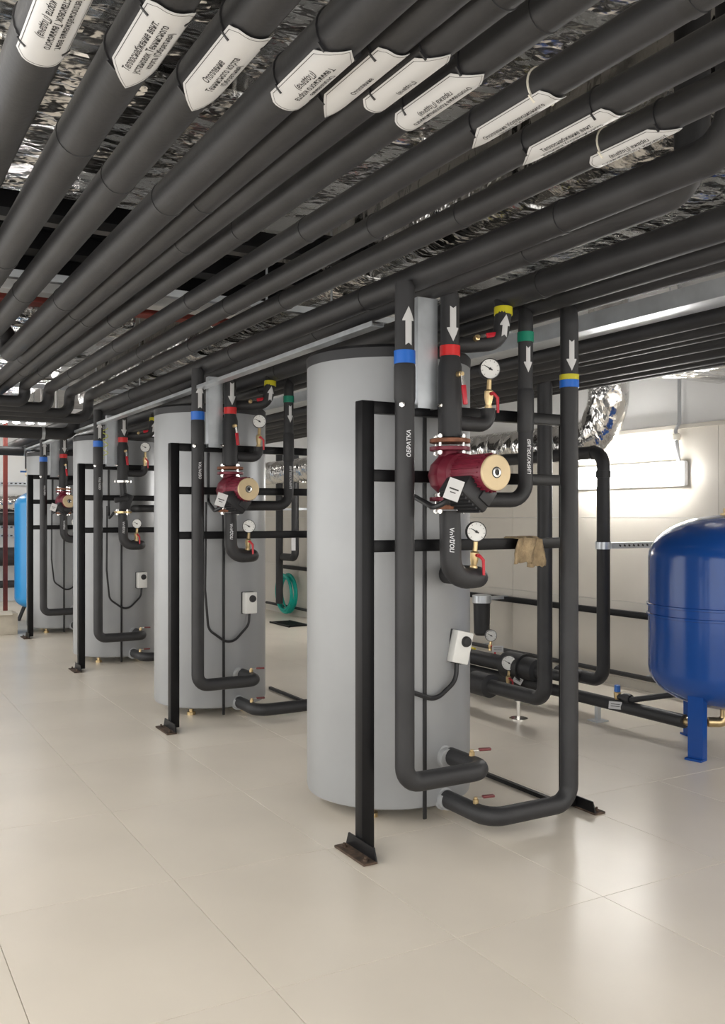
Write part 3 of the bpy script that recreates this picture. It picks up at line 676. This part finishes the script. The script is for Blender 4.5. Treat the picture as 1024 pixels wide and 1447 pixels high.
# in the gap between the first two tanks
t = thing('hose', (5.46, 11.7, .05), 'coiled turquoise green hose leaning on the wall', 'hose')
pts = []
for k in range(6 * 24 + 1):
    a = 2 * math.pi * k / 24; q = k / 144; rr = .235 + .05 * math.sin(q * 9) * .6
    pts.append((5.48 - .09 * math.sin(q * 7) ** 2 + .03, 11.7 + rr * math.cos(a), .31 + (rr + .01) * math.sin(a)))
MB().sweep(pts, .016, 8).build('coil', 'hose_green', t)
t = thing('floor_grate', (5.05, 10.7, 0), 'black slotted drain grate on the floor', 'grate')
for s in (-1, 1): MB().box((5.05 + s * .14, 10.7, .01), (.02, .6, .02)).build('grate_rim', 'steel_black', t)
for k in range(12): MB().box((5.05, 10.43 + k * .05, .01), (.28, .02, .016)).build('grate_bar', 'steel_black', t)
for i, (y, z0, lab) in enumerate(((11.45, .1, 'black vertical wall pipe left of the hose'), (10.95, .75, 'black vertical wall pipe right of the hose'))):
    t = thing('riser_pipe', (5.25, y, z0), ('black riser pipe hanging in front of the hose coil', 'black riser pipe with white label bending along the wall')[i], 'pipe')
    MB().tube([(5.25, y, 2.3), (5.25, y, z0 + .1)] + ([] if i == 0 else [(5.25, y + .38, z0 + .1)]), .05, .08).build('insulation', 'rubber', t)
    MB().box((5.42, y, 1.5), (.34, .03, .03)).build('wall_bracket', 'galv', t)
    if i: MB().box((5.2, y - .05, 1.05), (.06, .01, .2)).build('label_sleeve', 'tag_white', t)
t = thing('wall_frame', (5.5, 11.2, .7), 'thin black steel frame on the wall above the hose', 'frame')
MB().box((5.52, 11.2, .68), (.04, 1.6, .05)).build('crossbar', 'steel_black', t)
MB().box((5.52, 10.55, 1.2), (.04, .05, 1.04)).build('post', 'steel_black', t)

# ------------------------------------------------------------------ far left end
for i, (x, y, lab) in enumerate(((2.33, 12.75, 'light blue pressure vessel next to the end frame'), (1.52, 13.1, 'light blue pressure vessel left of the red column'))):
    t = thing('pressure_vessel', (x, y, 0), ('tall light blue pressure vessel next to the end tank', 'tall light blue pressure vessel beyond the red column')[i], 'vessel', 'light blue vessels')
    pr = [(.16 + .16 * (1 - math.cos(math.pi / 2 * k / 8)), .33 * math.sin(math.pi / 2 * k / 8) if k else .02) for k in range(9)] + [(1.55 + .2 * math.sin(math.pi / 2 * k / 8), .33 * math.cos(math.pi / 2 * k / 8) if k < 8 else .02) for k in range(9)]
    MB().lathe((x, y, 0), (0, 0, 1), pr, 40).build('body', 'light_blue', t, ang=50)
    for a in (.5, 2.6, 4.3): MB().sweep([(x + .3 * math.cos(a), y + .3 * math.sin(a), 0), (x + .2 * math.cos(a), y + .2 * math.sin(a), .24)], .025, 8).build('leg', 'plastic_black', t)
    MB().lathe((x, y, 1.74), (0, 0, 1), [(0, .04), (.05, .04), (.06, .02), (.15, .02)], 12).build('top_fitting', 'chrome', t)
t = thing('steel_column', (1.95, 13.2, 0), 'slim rust red steel column behind the cardboard box', 'column')
MB().box((1.95, 13.2, 1.6), (.055, .055, 3.2)).build('shaft', 'red_paint', t); MB().box((1.95, 13.2, .006), (.2, .2, .012)).build('base_plate', 'red_paint', t)
t = thing('cardboard_box', (1.62, 11.55, 0), 'pale closed cardboard box on the floor by the end frame', 'box')
MB().box((1.6, 11.62, .125), (.46, .36, .25), bev=.004).build('carton', 'cardboard', t)
MB().box((1.6, 11.62, .2505), (.46, .05, .002)).box((1.6, 11.439, .19), (.05, .002, .12)).build('packing_tape', 'tape', t)
MB().box((1.66, 11.42, .258), (.2, .14, .004), Matrix.Rotation(.25, 3, 'X')).build('flap', 'cardboard', t)
for i, z in enumerate((1.95, 1.225, 1.085)):
    t = thing('perforated_rail', (2.3, YE - .06, z), ('perforated galvanised rail highest on the far white wall', 'perforated galvanised rail above the lowest one on the far wall', 'lowest perforated galvanised rail on the far white wall')[i], 'rail')
    MB().box((2.3, YE - .03, z), (2.6, .045, .05)).build('channel', 'galv', t)
    h = MB()
    for k in range(36): h.box((1.05 + k * .07, YE - .0545, z), (.035, .004, .02))
    h.build('slots', 'print_black', t)['kind'] = 'stuff'
for i, (z, r, m_, lab) in enumerate(((1.62, .14, 'foil', 'foil wrapped pipe along the far white wall'), (.75, .15, 'rubber', 'thick black pipe low on the far white wall'), (.3, .06, 'rubber', 'thin black pipe near the floor on the far wall'), (1.36, .1, 'rubber', 'black pipe between the rails on the far wall'))):
    t = thing('far_pipe', (2.3, YE - .3, z), lab, 'pipe')
    MB().sweep([(-2, YE - .3, z), (3.6, YE - .3, z)], r, 20).build('insulation', m_, t)
    for xx in (.4, 1.6, 2.9): ring((xx, YE - .3, z), (1, 0, 0), r, .05, 'galv', 'clamp', t, .005)
    for xx in (.4, 2.9): MB().box((xx, YE - .15, z), (.04, .3, .03)).build('bracket', 'galv', t)
t = thing('valve_cluster', (2.15, 12.3, 2.0), 'chrome and brass valve group hanging beside the end tank', 'valve')
MB().tube([(2.12, 12.4, 2.25), (2.12, 12.4, 2.02)], .05, .05).build('insulation', 'rubber', t)
MB().lathe((2.12, 12.4, 2.04), (0, 0, -1), [(0, .03), (.05, .045), (.1, .045), (.13, .025), (.22, .025)], 14).build('body', 'brass', t)
MB().lathe((2.17, 12.34, 2.08), (.5, -.8, 0), [(0, .06), (.08, .06), (.09, .04)], 16).build('actuator', 'chrome', t)
MB().box((2.05, 12.34, 1.98), (.09, .02, .02)).build('lever', 'cap_blue', t)
t = thing('chalk_coil', (2.0, 8.3, 2.0), 'loose coil of yellow green wire hanging from the tray', 'wire')
MB().sweep([(2.09 + .028 * math.cos(a * .7), 8.36 + .012 * math.sin(a * .7), 2.21 - a * .0085) for a in range(0, 34)], .004, 6).build('wire', 'chalk', t)
